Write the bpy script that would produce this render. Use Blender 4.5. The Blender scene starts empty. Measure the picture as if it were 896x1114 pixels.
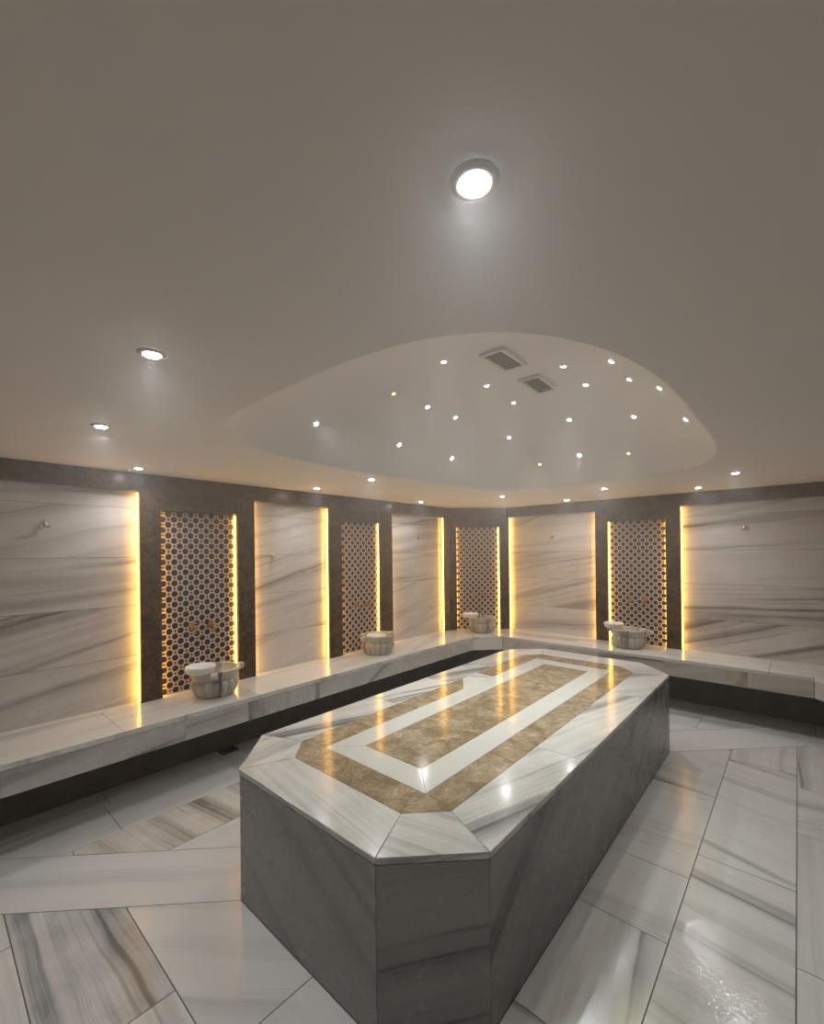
import bpy, bmesh, math, random
from mathutils import Vector, Matrix

random.seed(7)
C = bpy.context.scene.collection
SC = bpy.context.scene
PI = math.pi

# ------------------------------------------------------------------ dimensions (metres)
XL, YR = -3.551, 5.355            # front planes of the left and the far wall
XR, YN = 0.847, -0.95             # right wall and the wall behind the viewer
CH = 0.549                        # chamfer of the room corners
ZC = 2.189                        # ceiling
ZP, ZN = 2.062, 1.932             # panel tops, niche tops
ZB, ZS = 0.5325, 0.361            # bench top, bench underside
REC = 0.07                        # depth of the recesses
SX0, SX1, SY0, SY1, SCH, SH = -2.211, -0.775, 0.984, 4.195, 0.267, 0.606   # platform
DCX, DCY, DA, DB, DN, DH = -1.37, 2.405, 1.03, 1.52, 3.6, 0.5              # dome

# ------------------------------------------------------------------ node helpers
class NT:
    def __init__(self, name):
        self.m = bpy.data.materials.new(name); self.m.use_nodes = True
        self.t = self.m.node_tree; self.t.nodes.clear()
        self.out = self.n('ShaderNodeOutputMaterial')
    def n(self, typ, **kw):
        nd = self.t.nodes.new(typ)
        for k, v in kw.items():
            setattr(nd, k, v)
        return nd
    def link(self, a, b):
        self.t.links.new(a, b)
    def setin(self, nd, i, v):
        if v is None: return
        if isinstance(v, bpy.types.NodeSocket): self.link(v, nd.inputs[i])
        else: nd.inputs[i].default_value = v
    def math(self, op, a, b=None, c=None, clamp=False):
        nd = self.n('ShaderNodeMath', operation=op, use_clamp=clamp)
        self.setin(nd, 0, a); self.setin(nd, 1, b); self.setin(nd, 2, c)
        return nd.outputs[0]
    def comb(self, x, y, z):
        nd = self.n('ShaderNodeCombineXYZ')
        for i, v in enumerate((x, y, z)): self.setin(nd, i, v)
        return nd.outputs[0]
    def noise(self, vec, scale=1, detail=4, rough=.55, dist=0):
        nd = self.n('ShaderNodeTexNoise')
        self.setin(nd, 'Vector', vec)
        nd.inputs['Scale'].default_value = scale; nd.inputs['Detail'].default_value = detail
        nd.inputs['Roughness'].default_value = rough; nd.inputs['Distortion'].default_value = dist
        return nd.outputs['Fac']
    def ramp(self, fac, stops, interp='LINEAR'):
        nd = self.n('ShaderNodeValToRGB'); nd.color_ramp.interpolation = interp
        e = nd.color_ramp.elements
        while len(e) < len(stops): e.new(.5)
        for el, (p, c) in zip(e, stops):
            el.position = p; el.color = c if len(c) == 4 else (*c, 1)
        self.setin(nd, 0, fac)
        return nd.outputs[0]
    def fstep(self, fac, a, b):
        nd = self.n('ShaderNodeMapRange', clamp=True, interpolation_type='SMOOTHSTEP')
        self.setin(nd, 0, fac); nd.inputs[1].default_value = a; nd.inputs[2].default_value = b
        nd.inputs[3].default_value = 0; nd.inputs[4].default_value = 1
        return nd.outputs[0]
    def mix(self, f, a, b):
        nd = self.n('ShaderNodeMix', data_type='RGBA')
        self.setin(nd, 0, f)
        for i, v in ((6, a), (7, b)):
            if isinstance(v, tuple) and len(v) == 3: v = (*v, 1)
            self.setin(nd, i, v)
        return nd.outputs[2]
    def bsdf(self, col=None, rough=.5, metal=0, emit=None, estr=0, normal=None, spec=None):
        nd = self.n('ShaderNodeBsdfPrincipled')
        if isinstance(col, tuple) and len(col) == 3: col = (*col, 1)
        self.setin(nd, 'Base Color', col); self.setin(nd, 'Roughness', rough)
        nd.inputs['Metallic'].default_value = metal
        if emit: nd.inputs['Emission Color'].default_value = (*emit, 1); nd.inputs['Emission Strength'].default_value = estr
        if normal is not None: self.link(normal, nd.inputs['Normal'])
        if spec is not None: nd.inputs['Specular IOR Level'].default_value = spec
        self.link(nd.outputs[0], self.out.inputs[0])
        return nd
    def bump(self, h, strength=.1, dist=.01):
        nd = self.n('ShaderNodeBump'); nd.inputs['Strength'].default_value = strength
        nd.inputs['Distance'].default_value = dist; self.link(h, nd.inputs['Height'])
        return nd.outputs[0]

def marble_uv(t):
    """u along the veins, v across; attribute 'tile' = (seed, darkness, warmth)."""
    uv = t.n('ShaderNodeUVMap', uv_map='UVMap').outputs[0]
    sep = t.n('ShaderNodeSeparateXYZ'); t.link(uv, sep.inputs[0])
    at = t.n('ShaderNodeAttribute', attribute_name='tile')
    sa = t.n('ShaderNodeSeparateColor'); t.link(at.outputs['Color'], sa.inputs[0])
    return sep.outputs[0], sep.outputs[1], sa.outputs[0], sa.outputs[1], sa.outputs[2]

def white_marble(name, light=(.64, .64, .62), dark=(.15, .165, .165), rough=.2, wet=0, contrast=1.0):
    t = NT(name)
    u, v, seed, dk, warm = marble_uv(t)
    z = t.math('MULTIPLY', seed, 43.0)
    # soft parallel grey bands that wander a little
    w = t.noise(t.comb(t.math('MULTIPLY', u, .8), t.math('MULTIPLY', v, 1.1), z), 1, 2, .5)
    v2 = t.math('ADD', v, t.math('MULTIPLY', t.math('SUBTRACT', w, .5), .13))
    w2 = t.noise(t.comb(t.math('MULTIPLY', u, 3), t.math('MULTIPLY', v, 9), z), 1, 4, .6)
    v3 = t.math('ADD', v2, t.math('MULTIPLY', t.math('SUBTRACT', w2, .5), .018))
    broad = t.noise(t.comb(t.math('MULTIPLY', u, .30), t.math('MULTIPLY', v3, 7.5), z), 1, 2, .5)
    fine = t.noise(t.comb(t.math('MULTIPLY', u, .40), t.math('MULTIPLY', v3, 30), t.math('ADD', z, 7.7)), 1, 4, .6)
    hair = t.noise(t.comb(t.math('MULTIPLY', u, 1.4), t.math('MULTIPLY', v3, 120), t.math('ADD', z, 3.1)), 1, 3, .6)
    cloud = t.noise(t.comb(u, v, z), 4, 5, .62)
    smear = t.noise(t.comb(t.math('MULTIPLY', u, 5), t.math('MULTIPLY', v3, 14), z), 1, 5, .65)
    fb = t.fstep(broad, .46, .74)
    ff = t.math('MULTIPLY', t.fstep(fine, .46, .72), t.math('MULTIPLY_ADD', fb, .75, .25))
    sharp = t.math('MULTIPLY', t.fstep(fine, .60, .68), t.fstep(broad, .44, .62))
    amt = t.math('MULTIPLY', fb, .42)
    amt = t.math('ADD', amt, t.math('MULTIPLY', ff, .50))
    amt = t.math('ADD', amt, t.math('MULTIPLY', sharp, .22))
    amt = t.math('ADD', amt, t.math('MULTIPLY', t.math('SUBTRACT', hair, .5), .22))
    amt = t.math('ADD', amt, t.math('MULTIPLY', t.math('SUBTRACT', cloud, .5), .34))
    amt = t.math('ADD', amt, t.math('MULTIPLY', t.math('SUBTRACT', smear, .5), .22))
    amt = t.math('MULTIPLY', amt, t.math('MULTIPLY_ADD', dk, 1.9 * contrast, .18))
    amt = t.math('ADD', amt, t.math('MULTIPLY', t.math('SUBTRACT', dk, .3), .22), clamp=True)
    base = t.mix(warm, light, (light[0] * .98, light[1] * .90, light[2] * .78))
    dcol = t.mix(warm, dark, (.16, .105, .07))
    col = t.mix(amt, base, dcol)
    rn = t.noise(t.comb(u, v, z), 9, 3, .5)
    r = t.math('MULTIPLY_ADD', rn, .18, rough - .09)
    nrm = None
    if wet:
        tc = t.n('ShaderNodeTexCoord').outputs['Object']
        a = t.noise(tc, 38, 3, .6)
        patch = t.fstep(t.noise(tc, 2.1, 3, .55), .56, .68)
        # one thin film of water left on the tiles
        dv = t.n('ShaderNodeVectorMath', operation='DISTANCE'); t.link(tc, dv.inputs[0]); dv.inputs[1].default_value = (-.24, 1.98, 0)
        dd = t.math('ADD', dv.outputs['Value'], t.math('MULTIPLY', t.math('SUBTRACT', t.noise(tc, 6, 4, .6), .5), .35))
        patch = t.math('MAXIMUM', patch, t.math('SUBTRACT', 1.0, t.fstep(dd, .20, .34)))
        r = t.math('SUBTRACT', r, t.math('MULTIPLY', patch, .13))
        h = t.math('MULTIPLY', a, t.math('MULTIPLY_ADD', patch, 1.0, .06))
        nrm = t.bump(h, .22, .006)
    t.bsdf(col, r, normal=nrm, spec=.5)
    return t.m

def brown_marble(name, a, b, vein, rough=.22, scale=1.0, veinamt=.7, spec=.5):
    t = NT(name)
    tc = t.n('ShaderNodeTexCoord').outputs['Object']
    mp = t.n('ShaderNodeMapping'); t.link(tc, mp.inputs[0])
    at = t.n('ShaderNodeAttribute', attribute_name='tile')
    t.link(at.outputs['Color'], mp.inputs['Location'])
    mul = t.n('ShaderNodeVectorMath', operation='SCALE'); t.link(at.outputs['Color'], mul.inputs[0]); mul.inputs['Scale'].default_value = 11
    t.link(mul.outputs[0], mp.inputs['Location'])
    vec = mp.outputs[0]
    n1 = t.noise(vec, 5.5 * scale, 7, .62, .9)
    n2 = t.noise(vec, 26 * scale, 5, .6, .4)
    f = t.math('ADD', t.math('MULTIPLY', n1, .72), t.math('MULTIPLY', n2, .28))
    col = t.mix(t.fstep(f, .36, .64), a, b)
    # thin ridged veins
    r1 = t.noise(vec, 3.2 * scale, 6, .6, 1.6)
    rid = t.math('ABSOLUTE', t.math('SUBTRACT', r1, .5))
    ve = t.math('SUBTRACT', 1.0, t.fstep(rid, .0, .018))
    ve = t.math('MULTIPLY', ve, t.fstep(n1, .42, .62))
    r2 = t.noise(vec, 8 * scale, 5, .6, 1.0)
    rid2 = t.math('ABSOLUTE', t.math('SUBTRACT', r2, .5))
    ve2 = t.math('MULTIPLY', t.math('SUBTRACT', 1.0, t.fstep(rid2, .0, .02)), .45)
    ve = t.math('MULTIPLY', t.math('MAXIMUM', ve, ve2), veinamt)
    col = t.mix(ve, col, vein)
    t.bsdf(col, t.math('MULTIPLY_ADD', n2, .14, rough - .07), spec=spec)
    return t.m

def plain(name, col, rough=.5, metal=0, emit=None, estr=0, noise=.0, nscale=30, bump=0):
    t = NT(name)
    if noise or bump:
        tc = t.n('ShaderNodeTexCoord').outputs['Object']
        n = t.noise(tc, nscale, 4, .6)
        c = t.mix(n, tuple(max(0, x * (1 - noise)) for x in col), tuple(min(1, x * (1 + noise)) for x in col))
        t.bsdf(c, rough, metal, emit, estr, normal=t.bump(n, bump, .004) if bump else None)
    else:
        t.bsdf(col, rough, metal, emit, estr)
    return t.m

M = {}
M['marble'] = white_marble('white veined marble', rough=.17)
M['marble_floor'] = white_marble('floor marble', light=(.67, .665, .65), rough=.195, wet=1)
M['marble_wall'] = white_marble('wall marble', light=(.61, .59, .57), dark=(.17, .155, .145), rough=.24, contrast=.9)
M['marble_grey'] = white_marble('grey marble', light=(.235, .235, .225), dark=(.04, .04, .042), rough=.26, contrast=1.25)
M['marble_plain'] = white_marble('pale inlay marble', light=(.60, .61, .575), dark=(.34, .36, .35), rough=.15, contrast=.5)
M['basin'] = white_marble('basin marble', light=(.50, .475, .42), dark=(.07, .065, .055), rough=.3, contrast=1.7)
M['tan'] = brown_marble('tan emperador marble', (.20, .145, .085), (.36, .285, .185), (.62, .53, .39), rough=.14, scale=1.3)
M['brown'] = brown_marble('dark emperador marble', (.030, .016, .005), (.092, .053, .021), (.22, .145, .07), rough=.28, scale=1.1, veinamt=.35, spec=.22)
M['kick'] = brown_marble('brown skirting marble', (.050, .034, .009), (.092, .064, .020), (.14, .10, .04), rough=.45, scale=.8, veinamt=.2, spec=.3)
M['grout'] = plain('grey grout', (.13, .125, .12), .8, noise=.15)
M['joint'] = plain('dark joint', (.06, .055, .05), .8)
M['paint'] = plain('white ceiling paint', (.70, .695, .685), .75, noise=.02, nscale=3, bump=.02)
M['chrome'] = plain('brushed chrome', (.62, .62, .62), .25, 1)
M['trim'] = plain('satin nickel trim', (.45, .45, .44), .35, 1)
M['lattice'] = plain('beige lattice', (.55, .46, .41), .42, noise=.06)
M['backing'] = plain('dark backing', (.012, .006, .004), .5, noise=.2)
M['brass'] = plain('aged brass', (.33, .17, .055), .32, 1, noise=.12)
M['white_plastic'] = plain('white plastic', (.80, .80, .77), .32)
M['vent'] = plain('vent frame', (.60, .59, .55), .5)
M['slat'] = plain('vent slat', (.50, .49, .47), .5)
M['void'] = plain('dark duct', (.012, .012, .012), .8)
M['drain'] = plain('drain grate', (.05, .045, .04), .5, .6)
M['led'] = plain('warm led', (1, .8, .5), .5, emit=(1.0, .50, .06), estr=14.5)
M['led_narrow'] = plain('warm narrow led', (1, .8, .5), .5, emit=(1.0, .52, .06), estr=30)
M['rim'] = plain('white lamp rim', (.66, .65, .63), .4)
M['lens'] = plain('lamp lens', (1, 1, 1), .4, emit=(.98, .99, 1.0), estr=220)
M['star'] = plain('star lens', (1, 1, 1), .4, emit=(.93, .97, 1.0), estr=90)
M['star_yellow'] = plain('yellow star lens', (1, 1, .8), .4, emit=(1.0, .95, .30), estr=2.4)

# ------------------------------------------------------------------ mesh helpers
def new_bm():
    bm = bmesh.new(); bm.loops.layers.uv.new('UVMap'); bm.loops.layers.float_color.new('tile')
    return bm

def paint_face(bm, f, uvs, tile):
    ul = bm.loops.layers.uv['UVMap']; cl = bm.loops.layers.float_color['tile']
    for l, q in zip(f.loops, uvs):
        l[ul].uv = q; l[cl] = (*tile, 1)

def rot2(p, a):
    c, s = math.cos(a), math.sin(a)
    return (p[0] * c + p[1] * s, -p[0] * s + p[1] * c)

def T(dark=.3, warm=0.0, seed=None):
    return (random.random() if seed is None else seed, dark, warm)

class Frame:
    """s along the wall, d out of it into the room, z up."""
    def __init__(self, o, t, n): self.o, self.t, self.n = Vector(o), Vector(t), Vector(n)
    def __call__(self, s, d, z): return self.o + self.t * s + self.n * d + Vector((0, 0, z))
WORLD = Frame((0, 0, 0), (1, 0, 0), (0, 1, 0))
LEFT = Frame((XL, 0, 0), (0, 1, 0), (1, 0, 0))
BACK = Frame((0, YR, 0), (1, 0, 0), (0, -1, 0))
R2 = math.sqrt(.5)
DIAG = Frame((XL, YR - CH, 0), (R2, R2, 0), (R2, -R2, 0))
RIGHT = Frame((XR, 0, 0), (0, 1, 0), (-1, 0, 0))
NEAR = Frame((0, YN, 0), (1, 0, 0), (0, 1, 0))
DIAGR = Frame((XR, YR - CH, 0), (-R2, R2, 0), (-R2, -R2, 0))

def box(bm, s0, s1, d0, d1, z0, z1, fr=WORLD, tile=None, ang=0.0, mi=0):
    tile = tile or T()
    co = [(s, d, z) for z in (z0, z1) for d in (d0, d1) for s in (s0, s1)]
    vs = [bm.verts.new(fr(*c)) for c in co]
    fs = [(0, 1, 3, 2), (4, 6, 7, 5), (0, 4, 5, 1), (2, 3, 7, 6), (0, 2, 6, 4), (1, 5, 7, 3)]
    ax = [(0, 1), (0, 1), (0, 2), (0, 2), (1, 2), (1, 2)]
    out = []
    for q, (i, j) in zip(fs, ax):
        f = bm.faces.new([vs[k] for k in q]); f.material_index = mi
        paint_face(bm, f, [rot2((co[k][i], co[k][j]), ang) for k in q], tile)
        out.append(f)
    return out

def prism(bm, pts, z0, z1, tile=None, ang=0.0, mi=0, side_ang=None):
    tile = tile or T()
    lo = [bm.verts.new((x, y, z0)) for x, y in pts]; hi = [bm.verts.new((x, y, z1)) for x, y in pts]
    f = bm.faces.new(hi); f.material_index = mi; paint_face(bm, f, [rot2(p, ang) for p in pts], tile)
    f = bm.faces.new(lo[::-1]); f.material_index = mi; paint_face(bm, f, [rot2(p, ang) for p in pts[::-1]], tile)
    n = len(pts); acc = 0
    sa = ang if side_ang is None else side_ang
    for i in range(n):
        j = (i + 1) % n
        L = math.hypot(pts[j][0] - pts[i][0], pts[j][1] - pts[i][1])
        f = bm.faces.new((lo[i], lo[j], hi[j], hi[i])); f.material_index = mi
        paint_face(bm, f, [rot2(q, sa) for q in ((acc, z0), (acc + L, z0), (acc + L, z1), (acc, z1))], tile)
        acc += L

def lathe(bm, prof, n=32, mod=None, cap=False, M4=None):
    rings = []
    for k, (r, z) in enumerate(prof):
        ring = []
        for i in range(n):
            a = 2 * PI * i / n
            rr = r * (mod(a, k) if mod else 1)
            p = Vector((rr * math.cos(a), rr * math.sin(a), z))
            ring.append(bm.verts.new(M4 @ p if M4 else p))
        rings.append(ring)
    tile = T(.45, .25)
    for k in range(len(rings) - 1):
        for i in range(n):
            j = (i + 1) % n
            f = bm.faces.new((rings[k][i], rings[k][j], rings[k + 1][j], rings[k + 1][i]))
            z0, z1 = prof[k][1], prof[k + 1][1]
            r0, r1 = prof[k][0], prof[k + 1][0]
            v0, v1 = i / n * 1.2, (i + 1) / n * 1.2
            paint_face(bm, f, [(z0 - r0, v0), (z0 - r0, v1), (z1 - r1, v1), (z1 - r1, v0)], tile)
    if cap:
        bm.faces.new(rings[-1])
        bm.faces.new(rings[0][::-1])

def tube(bm, pts, r, n=12, cap=True):
    pts = [Vector(p) for p in pts]; rings = []
    up = Vector((0, 0, 1))
    for i, p in enumerate(pts):
        d = (pts[min(i + 1, len(pts) - 1)] - pts[max(i - 1, 0)]).normalized()
        a = d.cross(up if abs(d.z) < .95 else Vector((1, 0, 0))).normalized(); b = d.cross(a)
        rr = r[i] if isinstance(r, (list, tuple)) else r
        rings.append([bm.verts.new(p + a * rr * math.cos(2 * PI * k / n) + b * rr * math.sin(2 * PI * k / n)) for k in range(n)])
    for A, B in zip(rings, rings[1:]):
        for k in range(n):
            bm.faces.new((A[k], A[(k + 1) % n], B[(k + 1) % n], B[k]))
    if cap: bm.faces.new(rings[0][::-1]); bm.faces.new(rings[-1])

def obj(name, bm, mats, parent=None, smooth=False, bevel=0, seg=2, loc=None, keep_normals=False):
    if not keep_normals: bmesh.ops.recalc_face_normals(bm, faces=bm.faces[:])
    me = bpy.data.meshes.new(name); bm.to_mesh(me); bm.free()
    for m in (mats if isinstance(mats, (list, tuple)) else [mats]): me.materials.append(m)
    if smooth:
        for p in me.polygons: p.use_smooth = True
    o = bpy.data.objects.new(name, me); C.objects.link(o)
    if parent is not None: o.parent = parent
    if loc is not None: o.location = loc
    if bevel:
        b = o.modifiers.new('bevel', 'BEVEL'); b.width = bevel; b.segments = seg; b.limit_method = 'ANGLE'; b.angle_limit = math.radians(40)
    return o

def smooth_by_angle(o, deg=35):
    for p in o.data.polygons: p.use_smooth = True
    try: o.data.set_sharp_from_angle(angle=math.radians(deg))
    except Exception: pass
    return o

def tag(o, label, cat, group=None):
    o['label'] = label; o['category'] = cat
    if group: o['group'] = group
    return o

def thing(name, label, cat, loc=(0, 0, 0), rotz=0, group=None):
    o = bpy.data.objects.new(name, None); C.objects.link(o)
    o.empty_display_size = .05; o.location = loc; o.rotation_euler = (0, 0, rotz)
    return tag(o, label, cat, group)

def struct(name, bm, mats, parent=None, **kw):
    o = obj(name, bm, mats, parent, **kw)
    if parent is None: o['kind'] = 'structure'
    return o

def copy_tree(o, parent=None):
    c = o.copy(); C.objects.link(c)
    if parent is not None: c.parent = parent
    for ch in list(o.children): copy_tree(ch, c)
    return c

# ------------------------------------------------------------------ convex clipping in plan
def clip(poly, nx, ny, c):
    """keep nx*x + ny*y <= c"""
    out = []
    for i in range(len(poly)):
        a, b = poly[i], poly[(i + 1) % len(poly)]
        da, db = nx * a[0] + ny * a[1] - c, nx * b[0] + ny * b[1] - c
        if da <= 0: out.append(a)
        if (da < 0 < db) or (db < 0 < da):
            t = da / (da - db); out.append((a[0] + (b[0] - a[0]) * t, a[1] + (b[1] - a[1]) * t))
    return out

def inset(poly, w):
    n = len(poly)
    area = sum(poly[i][0] * poly[(i + 1) % n][1] - poly[(i + 1) % n][0] * poly[i][1] for i in range(n)) / 2
    if area < 0: poly = poly[::-1]
    out = list(poly)
    for i in range(n):
        a, b = poly[i], poly[(i + 1) % n]
        L = math.hypot(b[0] - a[0], b[1] - a[1])
        if L < 1e-6: continue
        nx, ny = (b[1] - a[1]) / L, -(b[0] - a[0]) / L     # outward
        out = clip(out, nx, ny, nx * a[0] + ny * a[1] - w)
    return out

# ------------------------------------------------------------------ FLOOR
def build_floor():
    bm = new_bm()
    def tile(poly, clips=(), dark=.25, warm=0, ang=0, seed=None):
        for c in clips: poly = clip(poly, *c)
        if len(poly) < 3: return
        poly = inset(poly, .0022)
        if len(poly) < 3: return
        A = abs(sum(poly[i][0] * poly[(i + 1) % len(poly)][1] - poly[(i + 1) % len(poly)][0] * poly[i][1] for i in range(len(poly)))) / 2
        if A < .0004: return
        prism(bm, poly, -.012, 0, T(dark, warm, seed), ang)
    def rect(x0, y0, x1, y1): return [(x0, y0), (x1, y0), (x1, y1), (x0, y1)]
    H = PI / 2
    xs, ys = XL, YR
    SL, SB = -3.34, 5.02            # inner edges of the wall strips (left, far)
    SR, SN = XR - .2, YN + .2
    s2 = math.sqrt(2)
    # half planes of the diagonal bands. each band lies between two 45 degree lines
    # near-left band: x - y between SX0-(SY0+SCH) and (SX0+SCH)-SY0
    nl0, nl1 = SX0 - (SY0 + SCH), SX0 + SCH - SY0
    fr0, fr1 = (SX1 - SCH) - SY1, SX1 - (SY1 - SCH)          # far-right, x - y
    fl0, fl1 = SX0 + SY1 - SCH, SX0 + SCH + SY1              # far-left, x + y
    nr0, nr1 = SX1 - SCH + SY0, SX1 + SY0 + SCH              # near-right, x + y
    # bands
    big = rect(XL, YN, XR, YR)
    lim = [(-1, 0, -SL), (1, 0, SR), (0, 1, SB), (0, -1, -SN)]
    def band(a, b, axis, sign, ang, cut):
        # axis 'd' uses x - y, 's' uses x + y ; sign says which end
        if axis == 'd': n = (1, -1); along = (1 * sign, 1 * sign)
        else: n = (1, 1); along = (1 * sign, -1 * sign)
        base = [(n[0], n[1], b), (-n[0], -n[1], -a)] + lim
        # split along its length
        cx, cy = (SX0 + SX1) / 2, (SY0 + SY1) / 2
        c0 = along[0] * (SX1 if along[0] > 0 else SX0) + along[1] * (SY1 if along[1] > 0 else SY0) - SCH
        prev = c0
        for k, L in enumerate(cut):
            nxt = prev + L * s2
            tile(big, base + [(-along[0], -along[1], -prev), (along[0], along[1], nxt)], dark=[.12, .35, .5, .2][k % 4], warm=[0, .1][k % 2], ang=ang, seed=.31 + .17 * k + .05 * sign)
            prev = nxt
    band(nl0, nl1, 'd', -1, PI / 4, (2.0,))
    band(fr0, fr1, 'd', 1, PI / 4 + .12, (1.17, .9))
    band(fl0, fl1, 's', -1, -PI / 4, (.8, .9))
    band(nr0, nr1, 's', 1, -PI / 4, (.9, 1.4))
    # left zone: lanes along Y
    LW = [(-3.34, -2.96), (-2.96, -2.568), (-2.568, SX0)]
    lc = [(1, -1, nl0), (1, 1, fl0), (0, 1, SB), (0, -1, -SN)]
    cuts = [[-2, .785, 1.57, 2.5, 3.4, 6], [-2, .55, 1.62, 2.6, 3.6, 6], [-2, .9, 1.75, 2.9, 6]]
    dk = [[.30, .12, .45, .2, .3], [.2, .72, .2, .35, .2], [.15, .12, .3, .4]]
    for (x0, x1), cs, ds in zip(LW, cuts, dk):
        for a, b, dd in zip(cs, cs[1:], ds):
            strong = dd > .6
            tile(rect(x0, a, x1, b), lc, dark=dd, warm=.75 if strong else .12, ang=(.15 if strong else H + .08), seed=.613 if strong else None)
    # right zone
    RW = [(SX1, -.41), (-.41, -.02), (-.02, .36), (.36, SR)]
    rc = [(-1, -1, -nr1), (-1, 1, -fr1), (0, 1, SB), (0, -1, -SN)]
    cuts = [[-2, .9, 1.40, 2.005, 2.47, 3.39, 6], [-2, 1.55, 2.70, 4.085, 6], [-2, 1.2, 2.21, 3.26, 3.885, 6], [-2, 1, 2, 3, 4, 6]]
    dk = [[.4, .45, .55, .3, .22, .62], [.4, .40, .30, .5], [.5, .3, .22, .3, .5], [.3, .4, .3, .4, .3]]
    an = [[H, .1, H + .12, .05, .1, -.25], [H, -.12, -.25, H], [.1, H, H, .3, H], [H] * 5]
    for (x0, x1), cs, ds, aa in zip(RW, cuts, dk, an):
        for a, b, dd, g in zip(cs, cs[1:], ds, aa):
            tile(rect(x0, a, x1, b), rc, dark=dd, warm=.12, ang=g)
    # near zone: rows along X
    rows = [(.622, SY0), (.25, .622), (-.12, .25), (-.5, -.12), (SN, -.5)]
    nc = [(-1, 1, -nl1), (1, 1, nr0), (-1, 0, -SL), (1, 0, SR)]
    cuts = [[-4, -1.39, -.4, 2], [-4, -1.73, -.9, 2], [-4, -2.435, -1.5, 2], [-4, -2, -.8, 2], [-4, -1.5, 2]]
    dk = [[.16, .3, .4], [1.05, .3, .2], [.35, .4, .3], [.3, .3, .4], [.4, .3]]
    for (y0, y1), cs, ds in zip(rows, cuts, dk):
        for a, b, dd in zip(cs, cs[1:], ds):
            tile(rect(a, y0, b, y1), nc, dark=dd, warm=.05 if dd > .8 else .05, ang=.02 if dd > .8 else .0 + (.7 if dd < .2 else 0), seed=.71 if dd > .8 else None)
    # far zone
    rows = [(SY1, 4.6), (4.6, SB)]
    fc = [(1, -1, fr0), (-1, -1, -fl1), (-1, 0, -SL), (1, 0, SR)]
    for (y0, y1), cs in zip(rows, ([-4, -1.9, -1.2, 2], [-4, -2.3, -1.4, -.7, 2])):
        for a, b in zip(cs, cs[1:]): tile(rect(a, y0, b, y1), fc, dark=.35, ang=.1)
    # wall strips
    ycut = [YN, -.2, .82, 1.25, 1.60, 1.745, 2.6, 3.5, 4.4, YR]
    for a, b in zip(ycut, ycut[1:]):
        tile(rect(XL, a, SL, b), dark=random.uniform(.15, .35), warm=.1, ang=H)
    xcut = [SL, -2.5, -1.6, -.66, .1, XR]
    for a, b in zip(xcut, xcut[1:]):
        tile(rect(a, SB, b, YR), dark=random.uniform(.12, .3), warm=.05, ang=.06)
    for a, b in zip([SN, 1, 2, 3, 4], [1, 2, 3, 4, SB]):
        tile(rect(SR, a, XR, b), dark=.3, ang=H)
    for a, b in zip([SL, -2.4, -1.2, 0], [-2.4, -1.2, 0, XR]):
        tile(rect(a, YN, b, SN), dark=.3)
    # grout bed
    f0 = len(bm.faces)
    box(bm, XL - .15, XR + .15, YN - .15, YR + .15, -.06, -.0035, mi=1)
    return struct('floor', bm, [M['marble_floor'], M['grout']])
build_floor()

# ------------------------------------------------------------------ WALLS
PJ = [ZB, .87, 1.235, 1.585, 1.94, ZP]
def marble_panel(fr, s0, s1, parent, seams=(), seeds=None):
    """polished slab cladding in horizontal courses"""
    bm = new_bm(); g = .0012
    for k, (a, b) in enumerate(zip(PJ, PJ[1:])):
        cs = [s0] + [c for (r, c) in seams if r == k] + [s1]
        for x0, x1 in zip(cs, cs[1:]):
            box(bm, x0 + g, x1 - g, -REC - .03, -REC, a + (g if k else 0), b - (g if k < len(PJ) - 2 else 0), fr,
                T(random.uniform(.4, .8), .15), ang=random.choice((.10, .2, .3, .26, .05)))
    box(bm, s0, s1, -REC - .04, -REC - .0022, ZB, ZP, fr, mi=1)
    return obj('marble_panel', bm, [M['marble_wall'], M['joint']], parent)

def slab(name, fr, s0, s1, d0, d1, z0, z1, parent, mat):
    bm = new_bm(); box(bm, s0, s1, d0, d1, z0, z1, fr, T(random.random(), random.random()))
    return obj(name, bm, M[mat], parent)

def build_wall(name, fr, s0, s1, panels, niches, gaps, seams=()):
    """s0..s1 extent; panels, niches: (a, b) spans; gaps: pillars between them."""
    bm = new_bm(); box(bm, s0, s1, -.22, -REC - .04, 0, ZC, fr)
    w = struct(name, bm, M['backing'])
    e = .001
    # skirting below the bench, in tiles
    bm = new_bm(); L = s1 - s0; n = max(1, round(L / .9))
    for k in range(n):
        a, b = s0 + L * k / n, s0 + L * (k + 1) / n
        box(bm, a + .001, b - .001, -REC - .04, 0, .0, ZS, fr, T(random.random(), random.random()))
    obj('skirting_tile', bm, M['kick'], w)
    bm = new_bm(); box(bm, s0, s1, -REC - .04, 0, ZS + .001, ZB, fr, T(.2, .1), .1); obj('recess_sill', bm, M['marble'], w)
    for k, (a, b) in enumerate(panels): marble_panel(fr, a, b, w, seams if k == 0 else ())
    for a, b in gaps: slab('frame_pillar', fr, a, b, -REC, 0, ZB, ZP - e, w, 'brown')
    for a, b in niches:
        slab('niche_lintel', fr, a + e, b - e, -REC, 0, ZN, ZP - e, w, 'brown')
        slab('niche_back', fr, a, b, -REC - .04, -REC, ZB, ZP - e, w, 'backing')
    slab('frame_lintel', fr, s0, s1, -REC - .04, 0, ZP, ZC, w, 'brown')
    return w

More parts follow.
